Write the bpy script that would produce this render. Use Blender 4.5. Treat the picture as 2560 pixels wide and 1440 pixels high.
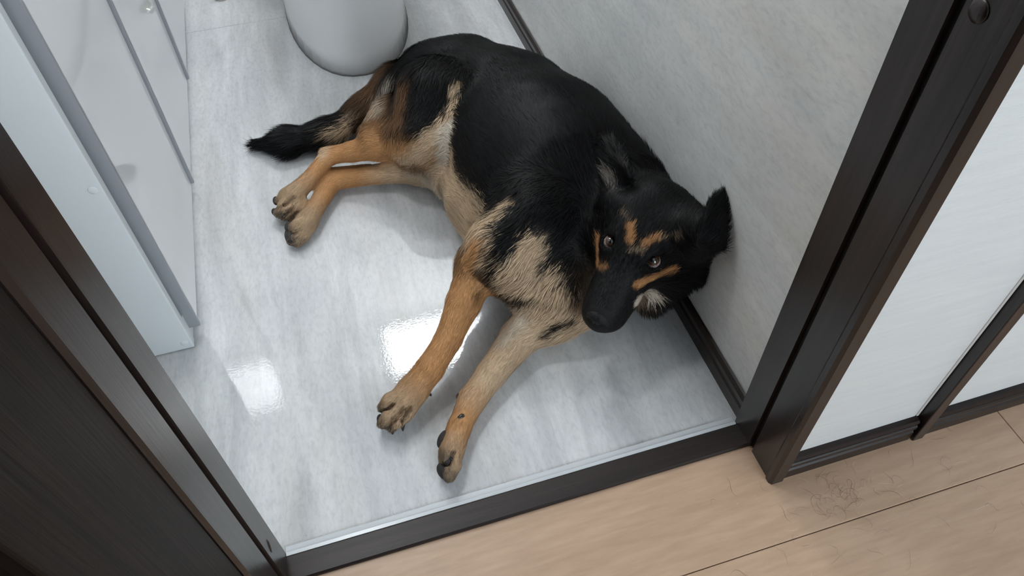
import bpy, bmesh, math, random
import numpy as np
from mathutils import Vector, Matrix, noise as mnoise

for o in list(bpy.data.objects): bpy.data.objects.remove(o)
scene = bpy.context.scene
COL = scene.collection

# ------------------------------------------------------------------ camera
CAM_M = np.array([[0.95620954, -0.29218932, -0.01699197],
                  [-0.23384895, -0.72779523, -0.64469278],
                  [0.17600567, 0.62043493, -0.7642529]])      # rows: right, down, forward
CAM_C = np.array([0.0, 0.0, 1.0])
CAM_F = 1871.82
cam_data = bpy.data.cameras.new('camera')
cam = bpy.data.objects.new('camera', cam_data)
COL.objects.link(cam)
cam_data.sensor_width = 36.0
cam_data.lens = CAM_F / 2560 * 36.0
cam_data.clip_start = 0.01
r0, r1, r2 = CAM_M
cam.matrix_world = Matrix(((r0[0], -r1[0], -r2[0], 0.0), (r0[1], -r1[1], -r2[1], 0.0),
                           (r0[2], -r1[2], -r2[2], 1.0), (0, 0, 0, 1)))
scene.camera = cam

# ------------------------------------------------------------------ world, exposure
world = bpy.data.worlds.new('world')
scene.world = world
world.use_nodes = True
world.node_tree.nodes['Background'].inputs[0].default_value = (0.75, 0.85, 1.0, 1)
world.node_tree.nodes['Background'].inputs[1].default_value = 0.3
scene.view_settings.view_transform = 'Standard'
scene.view_settings.look = 'None'
scene.view_settings.gamma = 1.0
scene.view_settings.exposure = 0.0
scene.view_settings.use_curve_mapping = False
ROOM_LAMP = 40.0      # emission of the washroom ceiling lamp
ROUND_LAMP = 50.0     # emission of the round washroom lamp
HALL_WINDOW = 6.8     # emission of the frosted hall window
HALL_LAMP = 2.0       # emission of the hall ceiling lamp


# ------------------------------------------------------------------ helpers
def at(px, py, z):
    """A photograph pixel and a height above the floor give a point of the place."""
    d = CAM_M.T @ np.array([(px - 1280) / CAM_F, (py - 720) / CAM_F, 1.0])
    return CAM_C + (z - CAM_C[2]) / d[2] * d


def link(o, parent=None):
    COL.objects.link(o)
    if parent is not None: o.parent = parent
    return o


def mesh_obj(name, verts, faces, mat=None, parent=None, smooth=False):
    me = bpy.data.meshes.new(name)
    me.from_pydata([tuple(v) for v in verts], [], [tuple(f) for f in faces])
    me.update()
    if mat: me.materials.append(mat)
    if smooth: me.polygons.foreach_set('use_smooth', [True] * len(me.polygons))
    return link(bpy.data.objects.new(name, me), parent)


def bm_obj(name, bm, mat=None, parent=None, smooth=False):
    me = bpy.data.meshes.new(name)
    bm.normal_update()
    bm.to_mesh(me); bm.free()
    if mat: me.materials.append(mat)
    if smooth: me.polygons.foreach_set('use_smooth', [True] * len(me.polygons))
    return link(bpy.data.objects.new(name, me), parent)


def bm_box(bm, lo, hi, bevel=0.0, seg=2):
    c = [(a + b) / 2 for a, b in zip(lo, hi)]
    s = [abs(b - a) for a, b in zip(lo, hi)]
    r = bmesh.ops.create_cube(bm, size=1.0)
    for v in r['verts']: v.co = Vector((v.co.x * s[0] + c[0], v.co.y * s[1] + c[1], v.co.z * s[2] + c[2]))
    if bevel > 0:
        es = list({e for v in r['verts'] for e in v.link_edges})
        bmesh.ops.bevel(bm, geom=es, offset=bevel, segments=seg, affect='EDGES', profile=0.5)


def box(name, lo, hi, mat, parent=None, bevel=0.0, seg=2):
    bm = bmesh.new(); bm_box(bm, lo, hi, bevel, seg)
    return bm_obj(name, bm, mat, parent)


def boxes(name, lst, mat, parent=None):
    bm = bmesh.new()
    for b in lst: bm_box(bm, *b)
    return bm_obj(name, bm, mat, parent)


def extrude_profile(name, prof, axis, lo, hi, mat, parent=None):
    """prof: closed list of 2-D points; axis 'x' -> (y,z) points, 'y' -> (x,z), 'z' -> (x,y)."""
    n = len(prof); V = []
    for t in (lo, hi):
        for a, b in prof:
            V.append({'x': (t, a, b), 'y': (a, t, b), 'z': (a, b, t)}[axis])
    F = [tuple(range(n - 1, -1, -1)), tuple(range(n, 2 * n))]
    for i in range(n): F.append((i, (i + 1) % n, n + (i + 1) % n, n + i))
    o = mesh_obj(name, V, F, mat, parent)
    bm = bmesh.new(); bm.from_mesh(o.data)
    bmesh.ops.recalc_face_normals(bm, faces=bm.faces)
    bm.to_mesh(o.data); bm.free()
    return o


def tube(bm, pts, radii, seg=12, cap=True):
    pts = [Vector(p) for p in pts]
    if not hasattr(radii, '__len__'): radii = [radii] * len(pts)
    rings = []
    up = Vector((0.13, 0.27, 0.95))
    for i, p in enumerate(pts):
        d = (pts[min(i + 1, len(pts) - 1)] - pts[max(i - 1, 0)]).normalized()
        a = d.cross(up)
        if a.length < 1e-3: a = d.cross(Vector((1, 0, 0)))
        a.normalize(); b = d.cross(a)
        rings.append([bm.verts.new(p + radii[i] * (math.cos(2 * math.pi * k / seg) * a + math.sin(2 * math.pi * k / seg) * b)) for k in range(seg)])
    for i in range(len(rings) - 1):
        for k in range(seg):
            bm.faces.new((rings[i][k], rings[i][(k + 1) % seg], rings[i + 1][(k + 1) % seg], rings[i + 1][k]))
    if cap:
        bm.faces.new(rings[0][::-1]); bm.faces.new(rings[-1])
    bmesh.ops.recalc_face_normals(bm, faces=bm.faces)


def tag(o, label, cat, group=None, kind=None):
    o['label'] = label; o['category'] = cat
    if group: o['group'] = group
    if kind: o['kind'] = kind
    return o


def struct(o, label, cat):
    o['kind'] = 'structure'; o['label'] = label; o['category'] = cat
    return o


def empty(name, loc=(0, 0, 0)):
    o = bpy.data.objects.new(name, None); o.location = loc
    return link(o)


def adopt(root):
    """Children built in world coordinates keep their place under an Empty that stands elsewhere."""
    for ch in root.children: ch.matrix_parent_inverse = Matrix.Translation(root.location).inverted()


# ------------------------------------------------------------------ materials
def new_mat(name):
    m = bpy.data.materials.new(name); m.use_nodes = True
    nt = m.node_tree
    return m, nt, nt.nodes['Principled BSDF']


def plain(name, col, rough=0.5, spec=0.5, metal=0.0, coat=0.0, bump=None):
    m, nt, b = new_mat(name)
    b.inputs['Base Color'].default_value = (*col, 1)
    b.inputs['Roughness'].default_value = rough
    b.inputs['Specular IOR Level'].default_value = spec
    b.inputs['Metallic'].default_value = metal
    b.inputs['Coat Weight'].default_value = coat
    tc = nt.nodes.new('ShaderNodeTexCoord')
    nz = nt.nodes.new('ShaderNodeTexNoise')
    nz.inputs['Scale'].default_value = bump[0] if bump else 30
    nz.inputs['Detail'].default_value = 3
    nt.links.new(tc.outputs['Object'], nz.inputs['Vector'])
    bp = nt.nodes.new('ShaderNodeBump')
    bp.inputs['Strength'].default_value = bump[1] if bump else 0.02
    bp.inputs['Distance'].default_value = 0.002
    nt.links.new(nz.outputs['Fac'], bp.inputs['Height'])
    nt.links.new(bp.outputs['Normal'], b.inputs['Normal'])
    return m


def ramp(nt, stops):
    r = nt.nodes.new('ShaderNodeValToRGB')
    el = r.color_ramp.elements
    while len(el) < len(stops): el.new(0.5)
    for e, (p, c) in zip(el, stops): e.position = p; e.color = (*c, 1)
    return r


def noise_node(nt, vec, scale, detail=4, rough=0.55, dist=0.0):
    n = nt.nodes.new('ShaderNodeTexNoise')
    n.inputs['Scale'].default_value = scale; n.inputs['Detail'].default_value = detail
    n.inputs['Roughness'].default_value = rough; n.inputs['Distortion'].default_value = dist
    nt.links.new(vec, n.inputs['Vector'])
    return n


def mapping(nt, scale, rot=(0, 0, 0)):
    tc = nt.nodes.new('ShaderNodeTexCoord')
    mp = nt.nodes.new('ShaderNodeMapping')
    mp.inputs['Scale'].default_value = scale
    mp.inputs['Rotation'].default_value = rot
    nt.links.new(tc.outputs['Object'], mp.inputs['Vector'])
    return mp.outputs['Vector']


def mixc(nt, fac, a, b, mode='MIX'):
    m = nt.nodes.new('ShaderNodeMix'); m.data_type = 'RGBA'; m.blend_type = mode
    if isinstance(fac, (int, float)): m.inputs[0].default_value = fac
    else: nt.links.new(fac, m.inputs[0])
    for k, v in ((6, a), (7, b)):
        if isinstance(v, tuple): m.inputs[k].default_value = (*v, 1)
        else: nt.links.new(v, m.inputs[k])
    return m.outputs[2]


def wood(name, c_dark, c_light, stretch, rough=0.35, spec=0.5, scale=1.0, bump=0.15, contrast=(0.35, 0.7), fine=0.72):
    """stretch: scale per axis, small along the grain."""
    m, nt, b = new_mat(name)
    v = mapping(nt, tuple(s * scale for s in stretch))
    n1 = noise_node(nt, v, 1.0, 6, 0.6, 0.6)
    r = ramp(nt, [(contrast[0], c_dark), (contrast[1], c_light)])
    nt.links.new(n1.outputs['Fac'], r.inputs['Fac'])
    v2 = mapping(nt, tuple(s * scale * 4 for s in stretch))
    n2 = noise_node(nt, v2, 1.0, 4, 0.6, 0.2)
    r2 = ramp(nt, [(0.35, (fine, fine * .985, fine * .97)), (0.65, (1.06, 1.06, 1.06))])
    nt.links.new(n2.outputs['Fac'], r2.inputs['Fac'])
    nt.links.new(mixc(nt, 1.0, r.outputs['Color'], r2.outputs['Color'], 'MULTIPLY'), b.inputs['Base Color'])
    b.inputs['Roughness'].default_value = rough
    b.inputs['Specular IOR Level'].default_value = spec
    bp = nt.nodes.new('ShaderNodeBump'); bp.inputs['Strength'].default_value = bump
    bp.inputs['Distance'].default_value = 0.001
    nt.links.new(n2.outputs['Fac'], bp.inputs['Height'])
    nt.links.new(bp.outputs['Normal'], b.inputs['Normal'])
    return m


def marble(name, stretch, c1, c2, c3, rough, bump_scale, bump, off=0.0):
    """Pale streaked stone print; stretch is small along the streaks."""
    m, nt, b = new_mat(name)
    v = mapping(nt, stretch, (0, 0, off))
    n1 = noise_node(nt, v, 1.0, 7, 0.66, 0.5)
    r1 = ramp(nt, [(0.30, c1), (0.48, c2), (0.62, c3)])
    nt.links.new(n1.outputs['Fac'], r1.inputs['Fac'])
    n2 = noise_node(nt, mapping(nt, (5, 5, 5)), 1.0, 3, 0.5)
    r2 = ramp(nt, [(0.3, (0.9, 0.9, 0.91)), (0.7, (1.04, 1.04, 1.03))])
    nt.links.new(n2.outputs['Fac'], r2.inputs['Fac'])
    n3 = noise_node(nt, mapping(nt, tuple(s * 5 for s in stretch)), 1.0, 6, 0.75, 1.2)
    r3 = ramp(nt, [(0.30, (0.88, 0.88, 0.89)), (0.44, (1, 1, 1)), (0.60, (1, 1, 1)), (0.72, (1.06, 1.06, 1.055))])
    nt.links.new(n3.outputs['Fac'], r3.inputs['Fac'])
    c = mixc(nt, 1.0, r1.outputs['Color'], r2.outputs['Color'], 'MULTIPLY')
    c = mixc(nt, 1.0, c, r3.outputs['Color'], 'MULTIPLY')
    n4 = noise_node(nt, mapping(nt, tuple(s_ * 11 if s_ > 5 else s_ * 30 for s_ in stretch)), 1.0, 3, 0.6, 0.4)
    r4 = ramp(nt, [(0.32, (0.90, 0.90, 0.905)), (0.5, (1, 1, 1)), (0.7, (1.04, 1.04, 1.04))])
    nt.links.new(n4.outputs['Fac'], r4.inputs['Fac'])
    c = mixc(nt, 1.0, c, r4.outputs['Color'], 'MULTIPLY')
    n5 = noise_node(nt, mapping(nt, tuple(s_ * .6 for s_ in stretch), (0, 0, .03)), 1.0, 3, 0.5, 0.3)
    r5 = ramp(nt, [(0.5, (1, 1, 1)), (0.66, (1.03, 1.0, 0.97))])
    nt.links.new(n5.outputs['Fac'], r5.inputs['Fac'])
    c = mixc(nt, 1.0, c, r5.outputs['Color'], 'MULTIPLY')
    nt.links.new(c, b.inputs['Base Color'])
    b.inputs['Roughness'].default_value = rough
    nb = noise_node(nt, mapping(nt, (bump_scale,) * 3), 1.0, 2, 0.5)
    bp = nt.nodes.new('ShaderNodeBump'); bp.inputs['Strength'].default_value = bump
    bp.inputs['Distance'].default_value = 0.001
    nt.links.new(nb.outputs['Fac'], bp.inputs['Height'])
    nt.links.new(bp.outputs['Normal'], b.inputs['Normal'])
    return m


def wallpaper(name, col):
    """White hall paper with a fine horizontal weave."""
    m, nt, b = new_mat(name)
    n = noise_node(nt, mapping(nt, (60, 60, 900)), 1.0, 3, 0.6)
    n2 = noise_node(nt, mapping(nt, (9, 9, 120)), 1.0, 4, 0.6, 0.3)
    r = ramp(nt, [(0.3, tuple(c * 0.93 for c in col)), (0.7, col)])
    nt.links.new(n2.outputs['Fac'], r.inputs['Fac'])
    nt.links.new(r.outputs['Color'], b.inputs['Base Color'])
    b.inputs['Roughness'].default_value = 0.6
    bp = nt.nodes.new('ShaderNodeBump'); bp.inputs['Strength'].default_value = 0.5
    bp.inputs['Distance'].default_value = 0.001
    nt.links.new(n.outputs['Fac'], bp.inputs['Height'])
    nt.links.new(bp.outputs['Normal'], b.inputs['Normal'])
    return m


def emitter(name, col, strength):
    m, nt, b = new_mat(name)
    b.inputs['Base Color'].default_value = (0.9, 0.9, 0.9, 1)
    b.inputs['Emission Color'].default_value = (*col, 1)
    b.inputs['Emission Strength'].default_value = strength
    return m


M_floor = marble('vinyl_stone_floor', (15, 2.4, 15), (0.465, 0.472, 0.482), (0.585, 0.595, 0.605), (0.675, 0.682, 0.69), 0.008, 240, 0.06)
M_panel = marble('stone_print_wall_panel', (13, 2.2, 13), (0.68, 0.685, 0.675), (0.745, 0.75, 0.74), (0.80, 0.805, 0.795), 0.42, 90, 0.08, 0.0)
M_dark_v = wood('dark_wood_upright', (0.013, 0.0082, 0.0068), (0.032, 0.0205, 0.0175), (90, 90, 2.2), 0.28, 0.5)
M_dark_x = wood('dark_wood_along_threshold', (0.011, 0.0065, 0.006), (0.029, 0.018, 0.0165), (2.2, 90, 90), 0.34, 0.3)
M_dark_y = wood('dark_wood_along_wall', (0.012, 0.008, 0.007), (0.030, 0.020, 0.018), (90, 2.2, 90), 0.35, 0.5)
M_leaf = wood('walnut_door_veneer', (0.006, 0.0035, 0.0025), (0.016, 0.009, 0.0062), (55, 55, 1.7), 0.5, 0.2, 1.0, 0.35, (0.4, 0.68))
M_groove = plain('black_rubber_seal', (0.008, 0.006, 0.005), 0.6, 0.2)
M_plank = wood('beige_maple_plank', (0.455, 0.305, 0.205), (0.505, 0.345, 0.24), (3.0, 22, 22), 0.36, 0.35, 1.0, 0.03, (0.34, 0.66), 0.93)
M_paper = wallpaper('white_woven_wallpaper', (0.69, 0.70, 0.695))
M_white = plain('white_paint', (0.82, 0.83, 0.83), 0.6, 0.3)
M_caulk = plain('white_caulk', (0.72, 0.70, 0.67), 0.6, 0.3)
M_strip = plain('pale_plastic_edging', (0.56, 0.585, 0.605), 0.22, 0.4)
M_cab = plain('white_melamine', (0.75, 0.79, 0.81), 0.35, 0.4, bump=(60, 0.015))
M_door = plain('glossy_white_door', (0.78, 0.80, 0.81), 0.008, 0.5, bump=(2, 0.0))
M_alu = plain('grey_aluminium_edge', (0.34, 0.355, 0.38), 0.38, 0.5, 0.2)
M_gap = plain('dark_cabinet_gap', (0.10, 0.11, 0.11), 0.7, 0.2)
M_ceramic = plain('white_ceramic', (0.88, 0.875, 0.875), 0.12, 0.5, bump=(5, 0.01))
M_seal = plain('grey_silicone_seal', (0.16, 0.155, 0.15), 0.5, 0.3)  # even dark grey for the ring under the toilet pedestal
M_chrome = plain('chrome', (0.65, 0.62, 0.56), 0.12, 0.5, 1.0)
M_lamp = emitter('washroom_lamp_diffuser', (0.93, 0.97, 1.0), ROOM_LAMP)
M_lamp2 = emitter('washroom_round_lamp_shade', (0.95, 0.98, 1.0), ROUND_LAMP)
M_hlamp = emitter('hall_lamp_diffuser', (1.0, 0.93, 0.84), HALL_LAMP)
M_pane = emitter('frosted_daylight_pane', (0.80, 0.91, 1.0), HALL_WINDOW)

# ------------------------------------------------------------------ room shell
XR, XL, YB, ZC = 0.488, -0.80, 2.62, 2.28        # washroom: right wall, left wall, back wall, ceiling
YW, YF = 0.364, 0.452                            # hall face and room face of the doorway wall
JL, JR = -0.1975, 0.472                          # faces of the two door jambs
HX0, HX1, HY0 = -1.1, 1.9, -1.8                  # hall
DOOR_H = 1.86

fl = struct(box('floor', (XL - .05, YF - .04, -0.06), (XR + .04, YB + .05, -0.004), M_floor), 'pale grey streaked stone print vinyl floor of the washroom', 'floor')
box('vinyl_sheet', (XL, 0.452, -0.004), (XR, 1.8512, 0.0), M_floor, fl, 0.0008, 1)
box('vinyl_sheet', (XL, 1.8524, -0.004), (XR, YB, 0.0), M_floor, fl, 0.0008, 1)

fh = struct(box('floor_hall', (HX0 - .05, HY0 - .05, -0.06), (HX1 + .05, 0.452, -0.0145), M_plank), 'beige wood plank floor of the hall in front of the threshold', 'floor')
rows = [(0.2705, 0.452), (-0.03, 0.2695), (-0.333, -0.031), (-0.636, -0.334), (-0.939, -0.637), (-1.242, -0.94), (-1.8, -1.243)]
cuts = [[HX0, 0.8595, HX1], [HX0, -0.05 - 0.45, HX1], [HX0, 0.4, HX1], [HX0, 1.0, HX1], [HX0, 0.1, HX1], [HX0, 0.7, HX1], [HX0, 0.3, HX1]]
for (y0, y1), cs in zip(rows, cuts):
    for a, b in zip(cs[:-1], cs[1:]):
        box('plank', (a + .0005, y0, -0.0145), (b - .0005, y1, 0.0), M_plank, fh, 0.0012, 2)

struct(box('wall_right', (XR, YF, 0), (XR + .08, YB, ZC), M_panel), 'washroom wall of grey stone print panel behind the dog', 'wall')
struct(box('wall_back', (XL, YB, 0), (XR + .08, YB + .08, ZC), M_panel), 'grey stone print wall behind the toilet', 'wall')
struct(box('wall_left', (XL - .08, YF, 0), (XL, YB + .08, ZC), M_panel), 'grey stone print wall behind the white cabinet', 'wall')
struct(box('ceiling', (XL - .08, YF, ZC), (XR + .08, YB + .08, ZC + .06), M_white), 'white washroom ceiling', 'ceiling')
# doorway wall between hall and washroom
struct(boxes('wall_front', [((JR + .0235, YW, 0), (0.7035, YF, 2.36), 0.006, 3), ((JL, YW, DOOR_H + .04), (JR + .0235, YF, 2.36))], M_paper), 'narrow white papered hall wall between the door frame and the thin dark post', 'wall')
struct(boxes('wall_hall', [((0.7235, YW, 0), (HX1, YF, 2.36))], M_paper), 'white papered hall wall right of the thin dark post', 'wall')
struct(boxes('wall_hall_left', [((HX0, YW, 0), (JL - .025, YF, 2.36))], M_paper), 'white papered hall wall behind the open dark door', 'wall')
struct(box('wall_hall_end', (HX0 - .08, HY0, 0), (HX0, YW, 2.36), M_paper), 'white papered wall at the left end of the hall', 'wall')
struct(box('wall_hall_far', (HX1, HY0, 0), (HX1 + .08, YF, 2.36), M_paper), 'white papered wall at the right end of the hall', 'wall')
struct(box('ceiling_hall', (HX0 - .08, HY0 - .08, 2.36), (HX1 + .08, YF, 2.42), M_white), 'white hall ceiling', 'ceiling')
WX0, WX1, WZ0, WZ1 = 0.25, 1.85, 0.6, 2.1
struct(boxes('wall_hall_opposite', [((HX0, HY0 - .08, 0), (HX1, HY0, WZ0)), ((HX0, HY0 - .08, WZ1), (HX1, HY0, 2.36)),
                                    ((HX0, HY0 - .08, WZ0), (WX0, HY0, WZ1)), ((WX1, HY0 - .08, WZ0), (HX1, HY0, WZ1))], M_paper), 'white papered hall wall with the frosted window', 'wall')
w1 = struct(box('window_1', (WX0, HY0 - .055, WZ0), (WX1, HY0 - .045, WZ1), M_pane), 'frosted daylight window of the hall', 'window')
for k, (lo, hi) in enumerate([((WX0, HY0 - .08, WZ0), (WX1, HY0 + .012, WZ0 + .04)), ((WX0, HY0 - .08, WZ1 - .04), (WX1, HY0 + .012, WZ1)),
                              ((WX0, HY0 - .08, WZ0 + .04), (WX0 + .04, HY0 + .012, WZ1 - .04)), ((WX1 - .04, HY0 - .08, WZ0 + .04), (WX1, HY0 + .012, WZ1 - .04)),
                              ((1.03, HY0 - .08, WZ0 + .04), (1.07, HY0 + .004, WZ1 - .04))]):
    box('window_frame', lo, hi, M_dark_v, w1)

# baseboards
bbp = [(XR - .0005, 0), (XR - .0085, 0), (XR - .0085, .024), (XR - .0060, .0275), (XR - .0060, .031), (XR - .0085, .0335), (XR - .0085, .043), (XR - .004, .049), (XR - .0005, .050)]
struct(extrude_profile('baseboard_right', bbp, 'y', YF + .002, YB, M_dark_y), 'dark brown grooved baseboard along the grey washroom wall', 'baseboard')
hp = [(YW, 0), (.3525, 0), (.3525, .021), (.3550, .0235), (.3550, .0275), (.3525, .030), (.3525, .0365), (.3545, .0385), (.3545, .0435), (.3535, .0455), (.3560, .050), (YW, .0505)]
struct(extrude_profile('baseboard_hall', hp, 'x', JR + .0235, .7020, M_dark_x), 'dark grooved baseboard between door frame and thin post', 'baseboard')
struct(extrude_profile('baseboard_hall_right', hp, 'x', .7240, HX1, M_dark_x), 'dark grooved baseboard right of the thin post', 'baseboard')
struct(extrude_profile('baseboard_hall_left', hp, 'x', HX0, -.245, M_dark_x), 'dark grooved baseboard behind the open door', 'baseboard')
struct(box('trim_3', (.7005, YW - .0012, .0505), (.7045, YW + .01, 2.36), M_caulk, bevel=.0008, seg=1), 'pale caulk line beside the thin dark post', 'trim')

# thin dark post in the hall
p = struct(boxes('trim_4', [((.7060, .3480, 0), (.7240, YF, 2.36), .0015, 2)], M_dark_v), 'thin dark wooden post rising between the two white hall walls', 'trim')

# door frame: right jamb, left jamb, header.  Profile in (x,y), two boards with a dark groove between
def jamb(name, face, out, lab):
    s = 1 if out > face else -1
    prof = [(face, YF + .003), (face, .4135), (face + s * .006, .4125), (face + s * .006, .4055), (face + s * .0016, .4045),
            (face + s * .0016, .364), (face - s * .0005, .361), (face - s * .0005, .3535), (face + s * .003, .349), (face + s * .020, .349), (face + s * .0225, .352), (face + s * .0225, YW), (out, YW), (out, YF + .003)]
    o = struct(extrude_profile(name, prof, 'z', 0, DOOR_H, M_dark_v), lab, 'door frame')
    box('seal_groove', (min(face + s * .0059, face + s * .008), .4056, 0.002), (max(face + s * .0059, face + s * .008), .4124, DOOR_H - .002), M_groove, o)
    return o
jr = jamb('trim_1', JR, JR + .022, 'dark wooden door jamb at the right with a groove and a round cap')
jl = jamb('trim_2', JL, JL - .022, 'dark wooden door jamb at the left beside the white cabinet')
struct(boxes('trim_5', [((JL - .022, .349, DOOR_H), (JR + .022, YF + .003, DOOR_H + .04), .002, 2)], M_dark_x), 'dark wooden header above the doorway', 'trim')
# round screw cap high on the right jamb and the little latch scars low on both
bm = bmesh.new(); c = at(2443, 25, 0.0)
d = CAM_M.T @ np.array([(2443 - 1280) / CAM_F, (28 - 720) / CAM_F, 1.0]); t = (JR - CAM_C[0]) / d[0]; cp = CAM_C + t * d
bmesh.ops.create_uvsphere(bm, u_segments=20, v_segments=10, radius=1.0)
for v in bm.verts: v.co = Vector((JR + .0012 + v.co.x * .0028, cp[1] + v.co.y * .0095, cp[2] + v.co.z * .0095))
bm_obj('screw_cap', bm, M_dark_v, jr, True)
for par, x, q in ((jl, JL, (673, 1365)), (jr, JR, (2000, 1056))):
    d = CAM_M.T @ np.array([(q[0] - 1280) / CAM_F, (q[1] - 720) / CAM_F, 1.0]); cp = CAM_C + (x - CAM_C[0]) / d[0] * d
    bm = bmesh.new()
    tube(bm, [(x, cp[1] + .004 * math.sin(a * 1.5), cp[2] + .010 * a) for a in (-1, -.6, -.2, .2, .6, 1)], [.0006, .0013, .0016, .0016, .0013, .0006], 8)
    bm_obj('latch_scar', bm, M_dark_y, par, True)

# threshold
th = struct(extrude_profile('trim_6', [(.4135, 0), (.4135, .0035), (.4155, .0065), (.4475, .0065), (.4495, .005), (.4495, 0)], 'x', JL, JR, M_dark_x), 'dark wooden door sill across the threshold', 'trim')
struct(extrude_profile('trim_7', [(.4500, 0), (.4500, .0048), (.4550, .0050), (.4560, .0034), (.4640, .0030), (.4655, 0)], 'x', JL + .0005, JR - .0005, M_strip), 'pale plastic edging strip behind the dark sill', 'trim')

# open door leaf, hinged on the left jamb and swung out into the hall
LEAF = empty('door_1', (JL - .02, .345, 0.008))
struct(LEAF, 'open dark walnut door at the left edge of the photo', 'door')
lx1, lx0, ly1, ly0 = -.2005, -.2325, .3475, -.32
box('stile', (lx0, ly1 - .143, .008), (lx1, ly1, DOOR_H - .006), M_leaf, LEAF, .002, 2)
box('stile', (lx0, ly0, .008), (lx1, ly0 + .12, DOOR_H - .006), M_leaf, LEAF, .002, 2)
box('rail', (lx0, ly0 + .12, .008), (lx1, ly1 - .143, .16), M_leaf, LEAF, .002, 2)
box('rail', (lx0, ly0 + .12, DOOR_H - .14), (lx1, ly1 - .143, DOOR_H - .006), M_leaf, LEAF, .002, 2)
box('door_panel', (lx0 + .010, ly0 + .119, .155), (lx1 - .010, ly1 - .142, DOOR_H - .135), M_leaf, LEAF)
bm = bmesh.new(); tube(bm, [(lx1 - .001, ly0 + .06, .95), (lx1 + .045, ly0 + .06, .95), (lx1 + .05, ly0 + .07, .95), (lx1 + .05, ly0 + .16, .95)], .008, 12)
bm_obj('door_handle', bm, M_chrome, LEAF, True)
adopt(LEAF)

# ------------------------------------------------------------------ lamps
LAMP = empty('ceiling_lamp', (.27, 2.38, ZC))
tag(LAMP, 'flat white panel lamp on the washroom ceiling above the toilet', 'lamp')
box('lamp_housing', (-.02, 2.22, ZC - .05), (.475, 2.54, ZC), M_white, LAMP, .006, 2)
box('diffuser', (-.004, 2.255, ZC - .13), (.462, 2.470, ZC - .0495), M_lamp, LAMP)
adopt(LAMP)
DL = empty('ceiling_lamp', (-.30, 1.22, ZC))
tag(DL, 'round white ceiling lamp over the washroom floor near the cabinet', 'lamp')
bm = bmesh.new(); bmesh.ops.create_cone(bm, cap_ends=True, segments=40, radius1=.13, radius2=.15, depth=.03, matrix=Matrix.Translation((-.30, 1.22, ZC - .015)))
bm_obj('lamp_base', bm, M_white, DL)
bm = bmesh.new(); bmesh.ops.create_uvsphere(bm, u_segments=28, v_segments=14, radius=1)
for v in bm.verts: v.co = Vector((-.30 + v.co.x * .125, 1.22 + v.co.y * .125, ZC - .04 + v.co.z * .035))
bm_obj('lamp_shade', bm, M_lamp2, DL, True)
adopt(DL)
HL = empty('hall_lamp', (.6, -.7, 2.36))
tag(HL, 'round white hall ceiling lamp behind the camera', 'lamp')
bm = bmesh.new(); bmesh.ops.create_cone(bm, cap_ends=True, segments=40, radius1=.15, radius2=.17, depth=.03, matrix=Matrix.Translation((.6, -.7, 2.345)))
bm_obj('lamp_base', bm, M_white, HL)
bm = bmesh.new(); bmesh.ops.create_uvsphere(bm, u_segments=28, v_segments=14, radius=1)
for v in bm.verts: v.co = Vector((.6 + v.co.x * .145, -.7 + v.co.y * .145, 2.325 + v.co.z * .04))
bm_obj('lamp_shade', bm, M_hlamp, HL, True)
adopt(HL)

# ------------------------------------------------------------------ white cabinet
CX, CY = -.306, .849
CAB = empty('storage_cabinet', (-.55, 1.45, 0))
tag(CAB, 'glossy white cabinet with grey edged upright doors on the left', 'cabinet')
CT = .80
box('side_panel', (XL + .01, CY, .0015), (CX, CY + .018, CT), M_cab, CAB, .002, 3)
box('side_panel', (XL + .01, 2.03, .0015), (CX, 2.048, CT), M_cab, CAB, .002, 3)
box('plinth', (XL + .012, CY + .018, .001), (CX - .0015, 2.03, .055), M_cab, CAB)
box('carcass', (XL + .012, CY + .018, .055), (CX - .016, 2.03, CT - .002), M_gap, CAB)
box('worktop', (XL + .005, CY - .006, CT), (CX + .022, 2.055, CT + .03), M_cab, CAB, .004, 3)
y = CY + .026
for k in range(3):
    y1 = min(y + .3685, 2.046)
    dr = box('cabinet_door', (CX - .010, y + .0065, .018), (CX + .0105, y1 - .0015, CT - .006), M_door, CAB, .0008, 2)
    box('edge_grip', (CX - .0095, y + .0005, .0195), (CX + .0165, y + .0075, CT - .007), M_alu, dr, .0018, 3)
    y = y1
for q in ((232, 476), (461, 857)):
    d = CAM_M.T @ np.array([(q[0] - 1280) / CAM_F, (q[1] - 720) / CAM_F, 1.0]); cp = CAM_C + (CY - CAM_C[1]) / d[1] * d
    bm = bmesh.new(); bmesh.ops.create_uvsphere(bm, u_segments=16, v_segments=8, radius=1)
    for v in bm.verts: v.co = Vector((cp[0] + v.co.x * .0062, CY + v.co.y * .0018, cp[2] + v.co.z * .0062))
    bm_obj('screw_cap', bm, M_cab, CAB, True)
adopt(CAB)

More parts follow.
